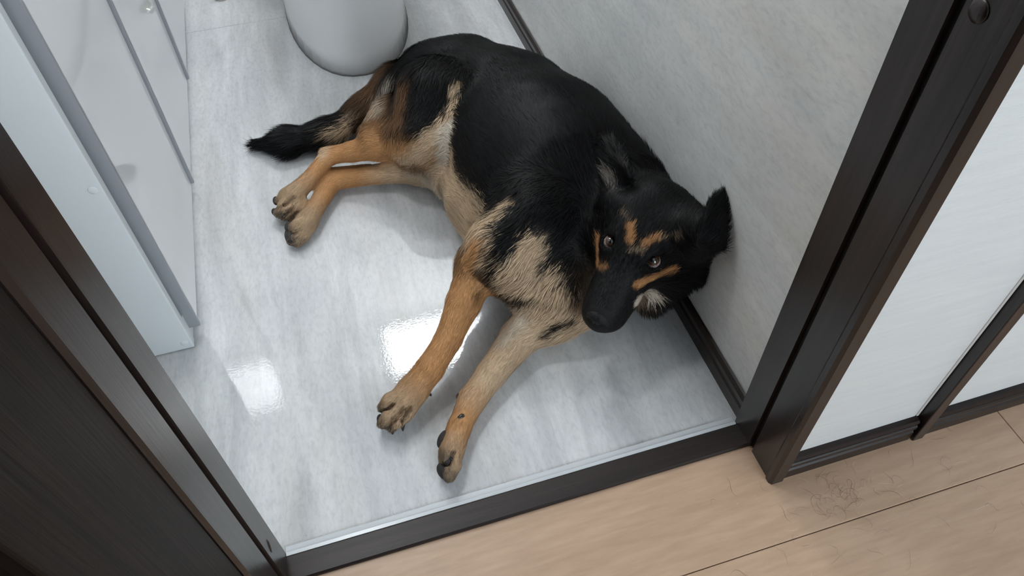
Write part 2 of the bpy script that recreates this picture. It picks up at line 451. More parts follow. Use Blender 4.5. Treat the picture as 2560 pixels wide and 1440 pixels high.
# ------------------------------------------------------------------ toilet
TOI = empty('toilet', (.094, 2.0, 0))
tag(TOI, 'smooth white ceramic toilet standing behind the dog', 'toilet')
def egg(z, cx, yf, yb, hw, n=40, p=2.25):
    """An egg outline: rounded front at yf, squarer back at yb, half width hw."""
    out = []
    ym = yf + (yb - yf) * .40
    for k in range(n):
        a = 2 * math.pi * k / n
        c, s = math.cos(a), math.sin(a)
        x = cx + hw * math.copysign(abs(s) ** (2 / p), s)
        yy = ym - (ym - yf) * c if c > 0 else ym + (yb - ym) * abs(c) ** (2 / 4.0)
        out.append((x, yy, z))
    return out
def loft(name, rings, mat, parent, cap0=True, cap1=True):
    n = len(rings[0]); V = [v for r in rings for v in r]; F = []
    for i in range(len(rings) - 1):
        for k in range(n): F.append((i * n + k, i * n + (k + 1) % n, (i + 1) * n + (k + 1) % n, (i + 1) * n + k))
    if cap0: F.append(tuple(range(n - 1, -1, -1)))
    if cap1: F.append(tuple(range((len(rings) - 1) * n, len(rings) * n)))
    o = mesh_obj(name, V, F, mat, parent, True)
    bm = bmesh.new(); bm.from_mesh(o.data); bmesh.ops.recalc_face_normals(bm, faces=bm.faces); bm.to_mesh(o.data); bm.free()
    return o
tc = .097
loft('floor_seal', [egg(.0002, tc, 1.5295, 2.30, .1495), egg(.0030, tc, 1.5295, 2.30, .1495)], M_seal, TOI)
prof = [(.003, 1.531, .148), (.05, 1.535, .146), (.12, 1.540, .145), (.20, 1.530, .150), (.27, 1.500, .162), (.32, 1.470, .176), (.355, 1.455, .184), (.365, 1.46, .180)]
loft('pedestal', [egg(z, tc, yf, 2.31, hw) for z, yf, hw in prof], M_ceramic, TOI)
loft('seat', [egg(.366, tc, 1.455, 2.14, .184), egg(.382, tc, 1.455, 2.14, .184), egg(.386, tc, 1.46, 2.135, .18)], M_ceramic, TOI)
loft('lid', [egg(.387, tc, 1.452, 2.14, .187), egg(.405, tc, 1.452, 2.14, .187), egg(.414, tc, 1.47, 2.12, .17), egg(.417, tc, 1.55, 2.05, .11)], M_ceramic, TOI)
box('tank', (tc - .19, 2.15, .36), (tc + .19, 2.34, .74), M_ceramic, TOI, .03, 4)
adopt(TOI)

# water supply pipe with a floor flange left of the toilet
VAL = empty('supply_pipe', (-.205, 2.01, 0))
tag(VAL, 'brass toned water supply pipe with floor flange at the top edge left of toilet', 'pipe')
bm = bmesh.new(); tube(bm, [(-.203, 2.006, 0.0005), (-.203, 2.006, .004), (-.203, 2.006, .009), (-.203, 2.006, .011)], [.024, .024, .016, .008], 28)
bm_obj('flange', bm, M_chrome, VAL, True)
bm = bmesh.new(); tube(bm, [(-.203, 2.006, .008), (-.203, 2.006, .12), (-.203, 2.006, .155), (-.18, 2.02, .19), (-.10, 2.08, .22), (-.088, 2.12, .24)], .007, 14)
bm_obj('pipe', bm, M_chrome, VAL, True)
adopt(VAL)

# ------------------------------------------------------------------ dog
# A body field: smooth union of tapered capsules, turned into one continuous skin by surface nets.
rng = np.random.default_rng(7)
PRIMS = []        # a, b, ra, rb, k, zs, colour, hair length, flow
BLACK = np.array((0.0050, 0.0050, 0.0055)); TAN = np.array((0.52, 0.27, 0.115)); PALE = np.array((0.60, 0.44, 0.29))
CREAM = np.array((0.66, 0.58, 0.48)); GREYB = np.array((0.035, 0.033, 0.033)); BROWN = np.array((0.16, 0.085, 0.042))
MUZ = np.array((0.0105, 0.0105, 0.0112)); DTAN = np.array((0.40, 0.20, 0.085)); PAWC = np.array((0.42, 0.29, 0.18))


def P(a, b, ra, rb, k=.03, zs=1.0, col=BLACK, hl=.018, flow=None):
    a = np.array(a, float); b = np.array(b, float)
    fl_ = np.array(flow, float) if flow is not None else b - a
    PRIMS.append((a, b, ra, rb, k, zs, np.array(col), hl, fl_ / (np.linalg.norm(fl_) + 1e-9)))


def cone_sdf(p, a, b, ra, rb, zs):
    """Tapered capsule, flattened in z by zs."""
    s = np.array((1, 1, zs))
    q = p * s; a = a * s; b = b * s
    ba = b - a; L2 = float(ba @ ba) + 1e-12
    t = np.clip(((q - a) @ ba) / L2, 0, 1)
    d = np.linalg.norm(q - a - t[..., None] * ba, axis=-1) - (ra + (rb - ra) * t)
    return d / math.sqrt(zs)


# head frame: lateral (dog's left), forward (nose), up (crown)
E0 = at(1581, 622, .205)
ray = (E0 - CAM_C) / np.linalg.norm(E0 - CAM_C)
c0 = CAM_M[0] - (CAM_M[0] @ ray) * ray; c0 /= np.linalg.norm(c0)
c1 = np.cross(ray, c0)
TH, PH = math.radians(31), math.radians(9)
l0 = .878 * c0 + .478 * c1; f0 = -.478 * c0 + .878 * c1
HF = math.cos(TH) * f0 - math.sin(TH) * ray
hu = -math.cos(TH) * ray - math.sin(TH) * f0
HLt = math.cos(PH) * l0 + math.sin(PH) * hu
HU = math.cos(PH) * hu - math.sin(PH) * l0
HS = .94


def hd(l, f, u): return E0 + HS * (l * HLt + (f * .74 if f > 0 else f) * HF + u * HU)


def hl_(p): # world -> head coordinates
    d = (p - E0) / HS
    return np.stack([d @ HLt, d @ HF, d @ HU], -1)


tailward = at(1120, 215, .1) - at(1395, 500, .1)
# trunk
T1, T2, T3, T4 = at(1160, 208, .105), at(1268, 290, .108), at(1352, 385, .122), at(1408, 478, .122)
N1, N2, N3 = at(1460, 560, .105), at(1560, 510, .135), hd(0, -.100, -.055)
P(T2, T1, .126, .108, .05, 1.25, BLACK, .020)
P(T3, T2, .142, .126, .05, 1.2, BLACK, .022)
P(T4, T3, .142, .142, .05, 1.15, BLACK, .024)
P(N1, T4, .098, .140, .05, 1.1, BLACK, .030)
P(N2, N1, .080, .098, .05, 1.0, BLACK, .034)
P(N3, N2, .052, .074, .05, 1.0, BLACK, .026)
# rump and thigh of the upper hind leg
P(at(1065, 190, .10), at(1015, 228, .09), .056, .046, .05, 1.0, BLACK, .022, at(960, 260, .1) - at(1040, 165, .1))
P(at(1085, 240, .165), at(1050, 335, .125), .072, .056, .05, 1.0, BLACK, .020)
P(at(1075, 345, .125), at(960, 360, .090), .045, .031, .03, 1.0, TAN, .014)
P(at(985, 300, .11), at(945, 340, .09), .048, .036, .03, 1.0, BROWN, .018)
P(at(960, 360, .090), at(880, 380, .072), .031, .019, .010, 1.0, TAN, .011)
P(at(880, 380, .072), at(822, 394, .062), .018, .0145, .008, 1.0, TAN, .009)
P(at(893, 366, .074), at(812, 380, .064), .008, .010, .010, 1.0, DTAN, .009)
P(at(818, 395, .062), at(768, 455, .048), .0160, .0150, .007, 1.0, TAN, .009)
P(at(768, 455, .048), at(733, 488, .040), .0155, .021, .007, 1.0, PAWC, .008)
# lower hind leg
P(at(1120, 390, .055), at(1050, 420, .042), .050, .032, .04, 1.0, PALE, .014)
P(at(1050, 420, .042), at(945, 436, .030), .030, .0190, .008, 1.0, PALE, .010)
P(at(945, 436, .030), at(840, 450, .026), .0190, .0190, .006, 1.0, TAN, .009)
P(at(925, 418, .034), at(826, 431, .030), .007, .010, .006, 1.0, DTAN, .008)
P(at(832, 450, .026), at(789, 520, .025), .0200, .0160, .006, 1.0, TAN, .009)
P(at(789, 520, .025), at(766, 555, .025), .0160, .0215, .006, 1.0, PAWC, .008)
# groin between the thighs, flank fold
P(at(1090, 400, .06), at(1120, 440, .05), .045, .030, .04, 1.0, CREAM, .022)
P(at(1142, 215, .19), at(1118, 360, .10), .030, .030, .03, 1.0, BLACK, .020)
# belly line
P(at(1205, 510, .06), at(1150, 435, .05), .046, .036, .05, 1.0, PALE, .026)
P(at(1250, 590, .07), at(1205, 510, .06), .050, .046, .05, 1.0, PALE, .026)
# tail
P(at(985, 205, .075), at(915, 275, .045), .036, .028, .04, 1.0, BROWN, .030)
P(at(915, 275, .045), at(820, 336, .032), .027, .026, .03, 1.0, BLACK, .042)
P(at(820, 336, .032), at(725, 354, .027), .026, .023, .03, 1.0, BLACK, .042)
P(at(725, 354, .027), at(655, 362, .016), .024, .0115, .03, 1.0, BLACK, .036)
# upper (right) foreleg
P(at(1345, 545, .175), at(1265, 620, .145), .058, .050, .05, 1.0, BLACK, .020)
P(at(1265, 620, .150), at(1195, 665, .115), .050, .036, .04, 1.0, BLACK, .018)
P(at(1170, 640, .115), at(1190, 670, .112), 0.0152, 0.0272, 0.006, 1.0, TAN, .010)
P(at(1196, 668, .113), at(1159, 758, .092), 0.0342, 0.0267, 0.010, 1.0, TAN, .011)
P(at(1159, 758, .092), at(1121, 848, .070), 0.0267, 0.0207, 0.006, 1.0, TAN, .010)
P(at(1121, 848, .070), at(1075, 922, .055), 0.0207, 0.0212, 0.006, 1.0, TAN, .010)
P(at(1075, 922, .055), at(1034, 974, .040), 0.0212, 0.0232, 0.006, 1.0, TAN, .009)
P(at(1034, 974, .040), at(1005, 1010, .034), 0.0232, 0.0252, 0.006, 1.1, PAWC, .008)
# lower (left) foreleg
P(at(1470, 752, .070), at(1385, 782, .050), .042, .042, .04, 1.0, PALE, .016, at(1385, 785, .05) - at(1470, 760, .07))
P(at(1385, 785, .050), at(1302, 840, .038), .041, .030, .03, 1.0, PALE, .014)
P(at(1302, 840, .038), at(1228, 935, .030), 0.0312, 0.0227, 0.006, 1.0, PALE, .011)
P(at(1228, 935, .030), at(1180, 1000, .027), 0.0227, 0.0207, 0.006, 1.0, PALE, .009)
P(at(1180, 1000, .027), at(1148, 1068, .025), 0.0207, 0.0172, 0.006, 1.0, TAN, .009)
P(at(1148, 1068, .025), at(1128, 1130, .024), 0.0172, 0.0187, 0.006, 1.0, TAN, .008)
# chest front and brisket
P(at(1385, 640, .105), at(1330, 665, .10), .056, .050, .05, 1.0, BLACK, .024, (-.4, .2, -.6))
P(at(1300, 655, .10), at(1255, 670, .09), .050, .035, .04, 1.0, BLACK, .020, (-.4, .2, -.6))
P(at(1400, 715, .10), at(1350, 720, .09), .042, .036, .04, 1.0, BLACK, .022, (-.4, -.1, -.6))
# throat and ruff
P(at(1480, 660, .085), at(1440, 690, .085), .050, .046, .05, 1.0, BLACK, .030, (-.3, .2, -.7))
# head
bk = -HF
P(hd(0, -.035, -.030), hd(0, -.085, -.030), .056, .058, .03, 1.0, BLACK, .012, bk)
P(hd(.018, .0, -.012), hd(.026, -.05, -.004), .026, .034, .02, 1.0, BLACK, .010, bk)
P(hd(-.018, .0, -.012), hd(-.026, -.05, -.004), .026, .034, .02, 1.0, BLACK, .010, bk)
P(hd(.052, -.030, -.050), hd(.060, -.075, -.052), .034, .040, .03, 1.0, BLACK, .018, bk + .4 * HLt)
P(hd(-.050, -.030, -.050), hd(-.056, -.075, -.052), .032, .038, .03, 1.0, BLACK, .018, bk - .4 * HLt)
P(hd(0, .015, -.042), hd(0, .118, -.056), .0435, .0300, .02, 1.0, MUZ, .006, bk)
P(hd(0, -.005, -.012), hd(0, .125, -.042), .021, .0160, .02, 1.0, MUZ, .005, bk)
P(hd(0, .118, -.056), hd(0, .134, -.054), .0290, .0230, .015, 1.0, BLACK, .004, bk)
P(hd(.017, .07, -.064), hd(.014, .122, -.068), .0215, .0170, .012, 1.0, BLACK, .005, bk)
P(hd(-.017, .07, -.064), hd(-.014, .122, -.068), .0215, .0170, .012, 1.0, BLACK, .005, bk)
P(hd(0, -.03, -.088), hd(0, .108, -.092), .034, .0150, .012, 1.0, PALE, .010, bk)
P(hd(.030, .008, .001), hd(.024, -.012, .006), .013, .015, .015, 1.0, BLACK, .008, bk)
P(hd(-.030, .008, .001), hd(-.024, -.012, .006), .013, .015, .015, 1.0, BLACK, .008, bk)
# cheek ruff on the wall side and under the jaw
P(hd(.072, -.060, -.080), hd(.058, -.030, -.095), .038, .030, .03, 1.0, BLACK, .028, -HU + .6 * HLt)
P(hd(.02, -.04, -.115), hd(.045, .0, -.118), .036, .024, .03, 1.0, BLACK, .026, -HU + .3 * HLt)
P(hd(-.05, -.06, -.09), hd(-.03, -.02, -.105), .040, .030, .03, 1.0, BLACK, .028, -HU - .4 * HLt)


# ears: bent tapering plates (flattened ellipsoids along a bone)
EARS = []
def ear(base, tip, width, thick, nrm, k=.012):
    base = np.array(base); tip = np.array(tip); ax = tip - base; L = np.linalg.norm(ax); ax = ax / L
    n = nrm - (nrm @ ax) * ax; n = n / np.linalg.norm(n); w = np.cross(ax, n)
    EARS.append((base, ax, w, n, L, width, thick, k))


def ear_sdf(p, e):
    base, ax, w, n, L, width, thick, k = e
    d = p - base
    t = d @ ax; a = d @ w; c = d @ n
    u = np.clip(t / L, 0, 1)
    hw = width * np.sqrt(np.clip(1 - u ** 2.2, 0, 1)) * (1 - .25 * u) + .0015
    bend = c - .25 * (a ** 2) / width + .12 * u * u * L * 0.15
    da = np.maximum(np.abs(a) - hw, 0); dt = np.maximum(np.maximum(-t, t - L), 0)
    dc = np.maximum(np.abs(bend) - thick * .5 * .4, 0)
    return np.sqrt(da ** 2 + dt ** 2 + dc ** 2) - thick * .5


# dog's right ear turned back, dog's left ear against the wall
ear(at(1557, 462, .235), at(1519, 358, .262), .021, .0080, -ray - .9 * HLt + .3 * HF)
ear(at(1772, 612, .250), at(1800, 486, .300), .0165, .0085, -ray + .3 * HLt)
P(hd(-.052, -.055, -.004), hd(-.066, -.058, .004), .022, .015, .02, 1.0, BLACK, .012, bk)
P(hd(.056, -.068, -.016), at(1768, 600, .246), .034, .019, .03, 1.0, BLACK, .014, bk)
P(hd(.060, -.090, -.035), at(1757, 585, .228), .042, .022, .04, 1.0, BLACK, .022, bk)

EYE_R = .0118
EYES = [hd(-.0345, .003, -.0035), hd(.0355, .002, -.0050)]
EYE_OUT = [(-ray * .85 - .22 * HLt + .15 * HF), (-ray * .85 + .25 * HLt + .15 * HF)]
EYE_OUT = [v / np.linalg.norm(v) for v in EYE_OUT]

# paws: toes as short cones (root, knuckle, tip)
TOES = []   # root, mid, tip, radius, claw direction, pad side
def toe(root, mid, tip, r, claw=None, hl=.005, col=PAWC):
    root, mid, tip = (np.array(v) for v in (root, mid, tip))
    P(root, mid, r * .85, r * .98, .006, 1.0, col, hl)
    P(mid, tip, r * .98, r * .78, .004, 1.0, col, hl)
    TOES.append((root, mid, tip, r, claw))


# upper fore paw, back of the foot upwards, four toes side by side
toe(at(1010, 990, .044), at(975, 1002, .044), at(958, 1018, .036), .0120, at(957, 1028, .030) + (.000, -.012, -.003))
toe(at(1005, 1020, .042), at(973, 1043, .036), at(957, 1058, .024), .0120, at(970, 1072, .014) + (0, -.004, -.002))
toe(at(1014, 1022, .040), at(992, 1054, .032), at(980, 1068, .020), .0112, at(979, 1082, .014) + (0, -.006, -.004))
toe(at(1030, 1010, .036), at(1015, 1036, .030), at(1005, 1050, .018), .0105, at(1003, 1066, .012) + (0, -.014, -.004))
# lower fore paw lying on its side, pads to the left
toe(at(1132, 1120, .028), at(1132, 1160, .030), at(1124, 1190, .026), .0125, at(1140, 1205, .020))
toe(at(1130, 1120, .020), at(1120, 1150, .018), at(1112, 1178, .018), .0130, None)
toe(at(1132, 1100, .034), at(1124, 1125, .038), at(1114, 1142, .036), .0110, at(1142, 1158, .036))
toe(at(1132, 1120, .015), at(1128, 1165, .013), at(1122, 1192, .012), .0110, None)
# upper hind paw
toe(at(738, 482, .042), at(714, 488, .040), at(699, 502, .032), .0125, at(700, 512, .024))
toe(at(738, 495, .038), at(712, 515, .034), at(696, 532, .024), .0125, at(697, 541, .014))
toe(at(748, 500, .034), at(726, 525, .030), at(710, 540, .020), .0115, at(708, 548, .012))
toe(at(758, 505, .030), at(742, 532, .024), at(728, 545, .016), .0105, at(724, 551, .010))
# lower hind paw
toe(at(770, 552, .034), at(746, 562, .036), at(728, 570, .030), .0120, at(736, 574, .026))
toe(at(770, 562, .026), at(745, 585, .024), at(728, 597, .020), .0125, None)
toe(at(778, 562, .020), at(758, 590, .016), at(744, 607, .014), .0120, at(744, 612, .012))
toe(at(768, 560, .014), at(742, 592, .013), at(728, 604, .012), .0110, None)
# carpal pad and dewclaw bumps
P(at(1175, 985, .030), at(1160, 992, .032), .009, .007, .008, 1.0, PAWC, .006)


GROOVES = []
def groove(pts, r=.0034, dz=.0):
    for a, b in zip(pts[:-1], pts[1:]): GROOVES.append((np.array(at(*a)), np.array(at(*b)), r))


groove([(996, 1003, .050), (975, 1020, .046), (957, 1033, .034)])
groove([(1010, 1022, .048), (985, 1052, .042), (966, 1075, .026)])
groove([(1026, 1022, .044), (1006, 1050, .036), (990, 1076, .022)])
groove([(735, 495, .050), (712, 512, .042), (697, 522, .032)])
groove([(742, 508, .044), (724, 528, .036), (708, 542, .024)])
groove([(758, 512, .040), (742, 534, .030), (728, 547, .020)])
groove([(766, 570, .040), (742, 580, .036), (726, 584, .030)])
groove([(1136, 1130, .044), (1124, 1160, .038), (1110, 1162, .030)])

# ---- field on a grid
VOX = .0034
lo = np.array((-.24, .42, -.004)); hi = np.array((.50, 1.52, .36))
dims = np.ceil((hi - lo) / VOX).astype(int) + 1
D = np.full(dims, 1.0, np.float32)
ax_ = [lo[i] + VOX * np.arange(dims[i]) for i in range(3)]


def sub(bmin, bmax):
    i0 = np.clip(((bmin - lo) / VOX).astype(int), 0, dims - 1); i1 = np.clip(((bmax - lo) / VOX).astype(int) + 2, 1, dims)
    sl = tuple(slice(a, b) for a, b in zip(i0, i1))
    g = np.stack(np.meshgrid(ax_[0][sl[0]], ax_[1][sl[1]], ax_[2][sl[2]], indexing='ij'), -1)
    return sl, g


def smin(a, b, k):
    h = np.clip(.5 + .5 * (b - a) / k, 0, 1)
    return b * (1 - h) + a * h - k * h * (1 - h)


for (a, b, ra, rb, k, zs, col, hl0, fl_) in PRIMS:
    m = max(ra, rb) + k + .012
    sl, g = sub(np.minimum(a, b) - m, np.maximum(a, b) + m)
    if g.size == 0: continue
    D[sl] = smin(D[sl], cone_sdf(g, a, b, ra, rb, zs), k)
for e in EARS:
    tip = e[0] + e[1] * e[4]
    sl, g = sub(np.minimum(e[0], tip) - .05, np.maximum(e[0], tip) + .05)
    D[sl] = smin(D[sl], ear_sdf(g, e), e[7])
for c in EYES:   # sockets
    sl, g = sub(c - .03, c + .03)
    D[sl] = np.maximum(D[sl], (EYE_R + .0004) - np.linalg.norm(g - c, axis=-1))
for c, o in zip(EYES, EYE_OUT):   # lids open towards the gaze
    sl, g = sub(c - .05, c + .05)
    D[sl] = np.maximum(D[sl], -cone_sdf(g, c + o * .006, c + o * .045, .0094, .017, 1.0))
for a, b, r in GROOVES:
    sl, g = sub(np.minimum(a, b) - .015, np.maximum(a, b) + .015)
    D[sl] = -smin(-D[sl], cone_sdf(g, a, b, r, r, 1.0), .003)
# nose pad groove between muzzle and lower jaw (mouth line) is left to the geometry; keep the skin above the floor and off the wall
Z = ax_[2][None, None, :]; X = ax_[0][:, None, None]
D = np.maximum(D, (.0015 - Z)); D = np.maximum(D, X - .4785 - .006 * (Z > .05))


def surface_nets(D):
    S = D < 0
    nx, ny, nz = D.shape
    c = np.zeros((nx - 1, ny - 1, nz - 1), np.uint8)
    for dx in (0, 1):
        for dy in (0, 1):
            for dz in (0, 1): c += S[dx:nx - 1 + dx, dy:ny - 1 + dy, dz:nz - 1 + dz]
    act = (c > 0) & (c < 8)
    idx = np.full(act.shape, -1, np.int64); ijk = np.argwhere(act); idx[act] = np.arange(len(ijk))
    acc = np.zeros((len(ijk), 3)); cnt = np.zeros(len(ijk))
    corners = [(a, b, d) for a in (0, 1) for b in (0, 1) for d in (0, 1)]
    for u in corners:
        for v in corners:
            if sum(abs(p - q) for p, q in zip(u, v)) != 1 or u > v: continue
            du = D[ijk[:, 0] + u[0], ijk[:, 1] + u[1], ijk[:, 2] + u[2]]; dv = D[ijk[:, 0] + v[0], ijk[:, 1] + v[1], ijk[:, 2] + v[2]]
            m = (du < 0) != (dv < 0)
            t = np.where(m, du / np.where(m, du - dv, 1), 0)
            pt = np.array(u)[None] + t[:, None] * (np.array(v) - np.array(u))[None]
            acc[m] += pt[m]; cnt[m] += 1
    V = lo + VOX * (ijk + acc / cnt[:, None])
    F = []
    for axis in range(3):
        o = [i for i in range(3) if i != axis]
        sh = np.array(D.shape); a = [slice(1, s - 1) for s in sh]; a[axis] = slice(0, sh[axis] - 1)
        b = list(a); b[axis] = slice(1, sh[axis])
        s0 = S[tuple(a)]; s1 = S[tuple(b)]
        e = np.argwhere(s0 != s1); base = e.copy(); base[:, o[0]] += 1; base[:, o[1]] += 1
        q = []
        for du, dv in ((-1, -1), (0, -1), (0, 0), (-1, 0)):
            cc = base.copy(); cc[:, o[0]] += du; cc[:, o[1]] += dv
            q.append(idx[cc[:, 0], cc[:, 1], cc[:, 2]])
        q = np.stack(q, 1)
        inside0 = s0[e[:, 0], e[:, 1], e[:, 2]]
        flip = inside0 if axis != 1 else ~inside0
        q[~flip] = q[~flip][:, ::-1]
        F.append(q)
    F = np.concatenate(F)
    F = F[(F >= 0).all(1)]
    return V, F


V, F = surface_nets(D)
# keep the largest connected piece
lab = np.arange(len(V))
for _ in range(400):
    m = lab[F].min(1); new = lab.copy()
    for c in range(4): np.minimum.at(new, F[:, c], m)
    new = new[new]
    if (new == lab).all(): break
    lab = new
u, n_ = np.unique(lab, return_counts=True); keep = lab == u[n_.argmax()]
remap = np.cumsum(keep) - 1; F = remap[F[keep[F[:, 0]]]]; V = V[keep]
# two passes of Taubin-like smoothing
def smooth(V, w):
    acc = np.zeros_like(V); cnt = np.zeros(len(V))
    for c in range(4):
        for d in ((c + 1) % 4, (c + 3) % 4):
            np.add.at(acc, F[:, c], V[F[:, d]]); np.add.at(cnt, F[:, c], 1)
    return V + w * (acc / np.maximum(cnt, 1)[:, None] - V)
for w in (.5, -.35, .5, -.35, .5): V = smooth(V, w)


def vnormals(V, F):
    n = np.cross(V[F[:, 2]] - V[F[:, 0]], V[F[:, 3]] - V[F[:, 1]])
    N = np.zeros_like(V)
    for c in range(4): np.add.at(N, F[:, c], n)
    return N / np.maximum(np.linalg.norm(N, axis=1), 1e-12)[:, None]
N = vnormals(V, F)
if (N * (V - V.mean(0))).sum() < 0: F = F[:, ::-1]; N = -N


# ---- coat: colour, length and lie of the hair at any point
def vnoise(p, s):
    """Cheap smooth value noise, -1..1."""
    q = p * s; i = np.floor(q).astype(np.int64); f = q - i; f = f * f * (3 - 2 * f)
    def h(ix, iy, iz):
        n = (ix * 374761393 + iy * 668265263 + iz * 2147483647) & 0x7fffffff
        n = (n ^ (n >> 13)) * 1274126177 & 0x7fffffff
        return ((n ^ (n >> 16)) & 0xffff) / 32767.5 - 1
    r = 0
    for dx in (0, 1):
        for dy in (0, 1):
            for dz in (0, 1):
                r = r + h(i[:, 0] + dx, i[:, 1] + dy, i[:, 2] + dz) * np.where(dx, f[:, 0], 1 - f[:, 0]) * np.where(dy, f[:, 1], 1 - f[:, 1]) * np.where(dz, f[:, 2], 1 - f[:, 2])
    return r


def cap_d(p, a, b):
    a = np.array(a); b = np.array(b); ba = b - a
    t = np.clip(((p - a) @ ba) / (ba @ ba + 1e-12), 0, 1)
    return np.linalg.norm(p - a - t[:, None] * ba, axis=1)


MARKS = []      # capsule a-b, radius, softness, colour, strength
def mark(a, b, r, soft, col, s=1.0): MARKS.append((np.array(a), np.array(b), r, soft, np.array(col), s))


def hmark(a, b, r, soft, col, s=1.0): mark(hd(*a), hd(*b), r * HS, soft, col, s)


VP_ = (V - CAM_C) @ CAM_M.T
V_PX = np.stack([1280 + CAM_F * VP_[:, 0] / VP_[:, 2], 720 + CAM_F * VP_[:, 1] / VP_[:, 2]], 1)


def on(px, py, r=7):
    """Point of the dog's skin that the photograph shows at this pixel."""
    d = np.hypot(V_PX[:, 0] - px, V_PX[:, 1] - py)
    m = np.where(d < r)[0]
    if len(m) == 0: return V[d.argmin()]
    return V[m[VP_[m, 2].argmin()]]


def pm(pts, r, soft, col, s=1.0):
    r, soft = r * .72, soft * .95
    q = [on(*p_) for p_ in pts]
    if len(q) == 1: q = q * 2
    for a, b in zip(q[:-1], q[1:]): mark(a, b, r, soft, col, s)


# hindquarters: pale seat, brown haze, black saddle patch on the thigh, thin flank line
pm([(962, 205), (950, 235), (945, 262)], .008, .018, CREAM, .55)
pm([(1000, 235), (985, 290), (960, 330)], .020, .030, BROWN, .8)
pm([(1040, 330), (985, 345)], .016, .026, BROWN, .65)
pm([(1100, 330), (1040, 370), (960, 380)], .020, .018, TAN, .9)
pm([(1085, 200), (1080, 270), (1060, 300)], .038, .020, BLACK, 1.0)
pm([(1143, 205), (1132, 260), (1112, 320)], .0035, .009, PALE, .85)
pm([(1118, 300), (1098, 350)], .014, .012, PALE, .9)
pm([(1090, 350), (1060, 390), (1010, 400)], .016, .016, PALE, .8)
pm([(1120, 320), (1116, 380), (1106, 430)], .012, .012, CREAM, .9)
pm([(1100, 440), (1125, 470), (1160, 530)], .020, .018, PALE, .95)
pm([(1160, 520), (1190, 585), (1185, 620)], .026, .020, PALE, .95)
pm([(1130, 400), (1125, 440), (1150, 490)], .010, .014, PALE, .85)
pm([(1195, 600), (1230, 540), (1268, 500)], .006, .012, PALE, .8)
# tail underside
pm([(930, 270), (880, 325), (800, 380)], .010, .014, PALE, .75)
pm([(900, 285), (850, 330)], .008, .014, PALE, .5)
# elbow and chest
pm([(1190, 610), (1170, 650)], .016, .012, TAN, 1.0)
pm([(1350, 615), (1320, 655), (1285, 690)], .022, .014, PALE, 1.0)
pm([(1330, 690), (1290, 715), (1265, 715)], .022, .014, PALE, 1.0)
pm([(1380, 690), (1345, 725), (1400, 745)], .016, .014, PALE, .95)
pm([(1300, 742), (1360, 755), (1425, 768)], .0012, .007, BLACK, .8)  # crease shade between chest and foreleg, painted into the coat as black
pm([(1420, 790), (1360, 790), (1310, 800)], .022, .014, PALE, 1.0)
pm([(1438, 806), (1406, 822), (1378, 840)], .005, .010, BLACK, .8)
pm([(1255, 840), (1300, 790)], .012, .014, CREAM, .6)
pm([(1215, 690), (1235, 715), (1200, 740)], .005, .012, BLACK, .6)
# face
pm([(1572, 558), (1569, 602)], .0050, .0050, DTAN, .85)
pm([(1604, 612), (1645, 590)], .0044, .0050, DTAN, .85)
pm([(1645, 590), (1695, 596)], .0016, .0060, PALE, .35)
pm([(1572, 625), (1598, 630)], .0025, .0060, PALE, .4)
pm([(1552, 528), (1562, 545)], .0012, .0060, PALE, .3)
pm([(1489, 596), (1488, 630), (1487, 664)], .0045, .0045, DTAN, 1.0)
pm([(1494, 668), (1506, 672)], .0030, .0060, DTAN, .6)
pm([(1678, 682), (1645, 692), (1595, 716)], .0055, .0050, DTAN, 1.0)
pm([(1640, 700), (1600, 722)], .0035, .0040, TAN, .8)
pm([(1628, 740), (1600, 758)], .0095, .0060, CREAM, .9)
pm([(1516, 440), (1522, 475)], .0060, .0080, (.16, .14, .125), .7)
pm([(1521, 364), (1532, 392), (1560, 408)], .0030, .0060, (.045, .043, .044), .8)
for a_, b_, r_ in GROOVES: mark(a_, b_, .0020, .0045, BROWN * .6, .75)  # shade in the toe grooves, painted into the coat as dark brown
# toes darken towards the claws
for (r_, m_, t_, rad, cl) in TOES: mark(t_, t_, rad * .7, .012, GREYB, .6)


def field(p, mix=None):
    W = np.zeros(len(p)); C = np.zeros((len(p), 3)); Ln = np.zeros(len(p)); Fl = np.zeros((len(p), 3))
    mix = np.zeros(len(p)) if mix is None else mix
    jit = .004 * vnoise(p, 140) + .0035 * mix
    for (a, b, ra, rb, k, zs, col, hl0, fl_) in PRIMS:
        d = cone_sdf(p, a, b, ra, rb, zs) + jit
        w = np.exp(-np.clip(d + .01, 0, .3) / .007)
        W += w; C += w[:, None] * col; Ln += w * hl0; Fl += w[:, None] * fl_
    W = np.maximum(W, 1e-9); C /= W[:, None]; Ln /= W; Fl /= W[:, None]
    j2 = vnoise(p, 90) * .5 + vnoise(p, 260) * .5
    for a, b, r, soft, col, s in MARKS:
        d = cap_d(p, a, b) - r + soft * (.45 * j2 + .42 * mix)
        w = s * np.clip(1 - d / soft, 0, 1)
        w = w * w * (3 - 2 * w)
        C = C * (1 - w[:, None]) + col * w[:, None]
    return C, Ln, Fl


Cv, Lv, Fv = field(V)
me = bpy.data.meshes.new('dog')
me.from_pydata(V.tolist(), [], F.tolist()); me.update()
me.polygons.foreach_set('use_smooth', np.ones(len(F), bool))
ca = me.color_attributes.new('coat', 'FLOAT_COLOR', 'POINT')
ca.data.foreach_set('color', np.concatenate([Cv, np.ones((len(V), 1))], 1).astype(np.float32).ravel())


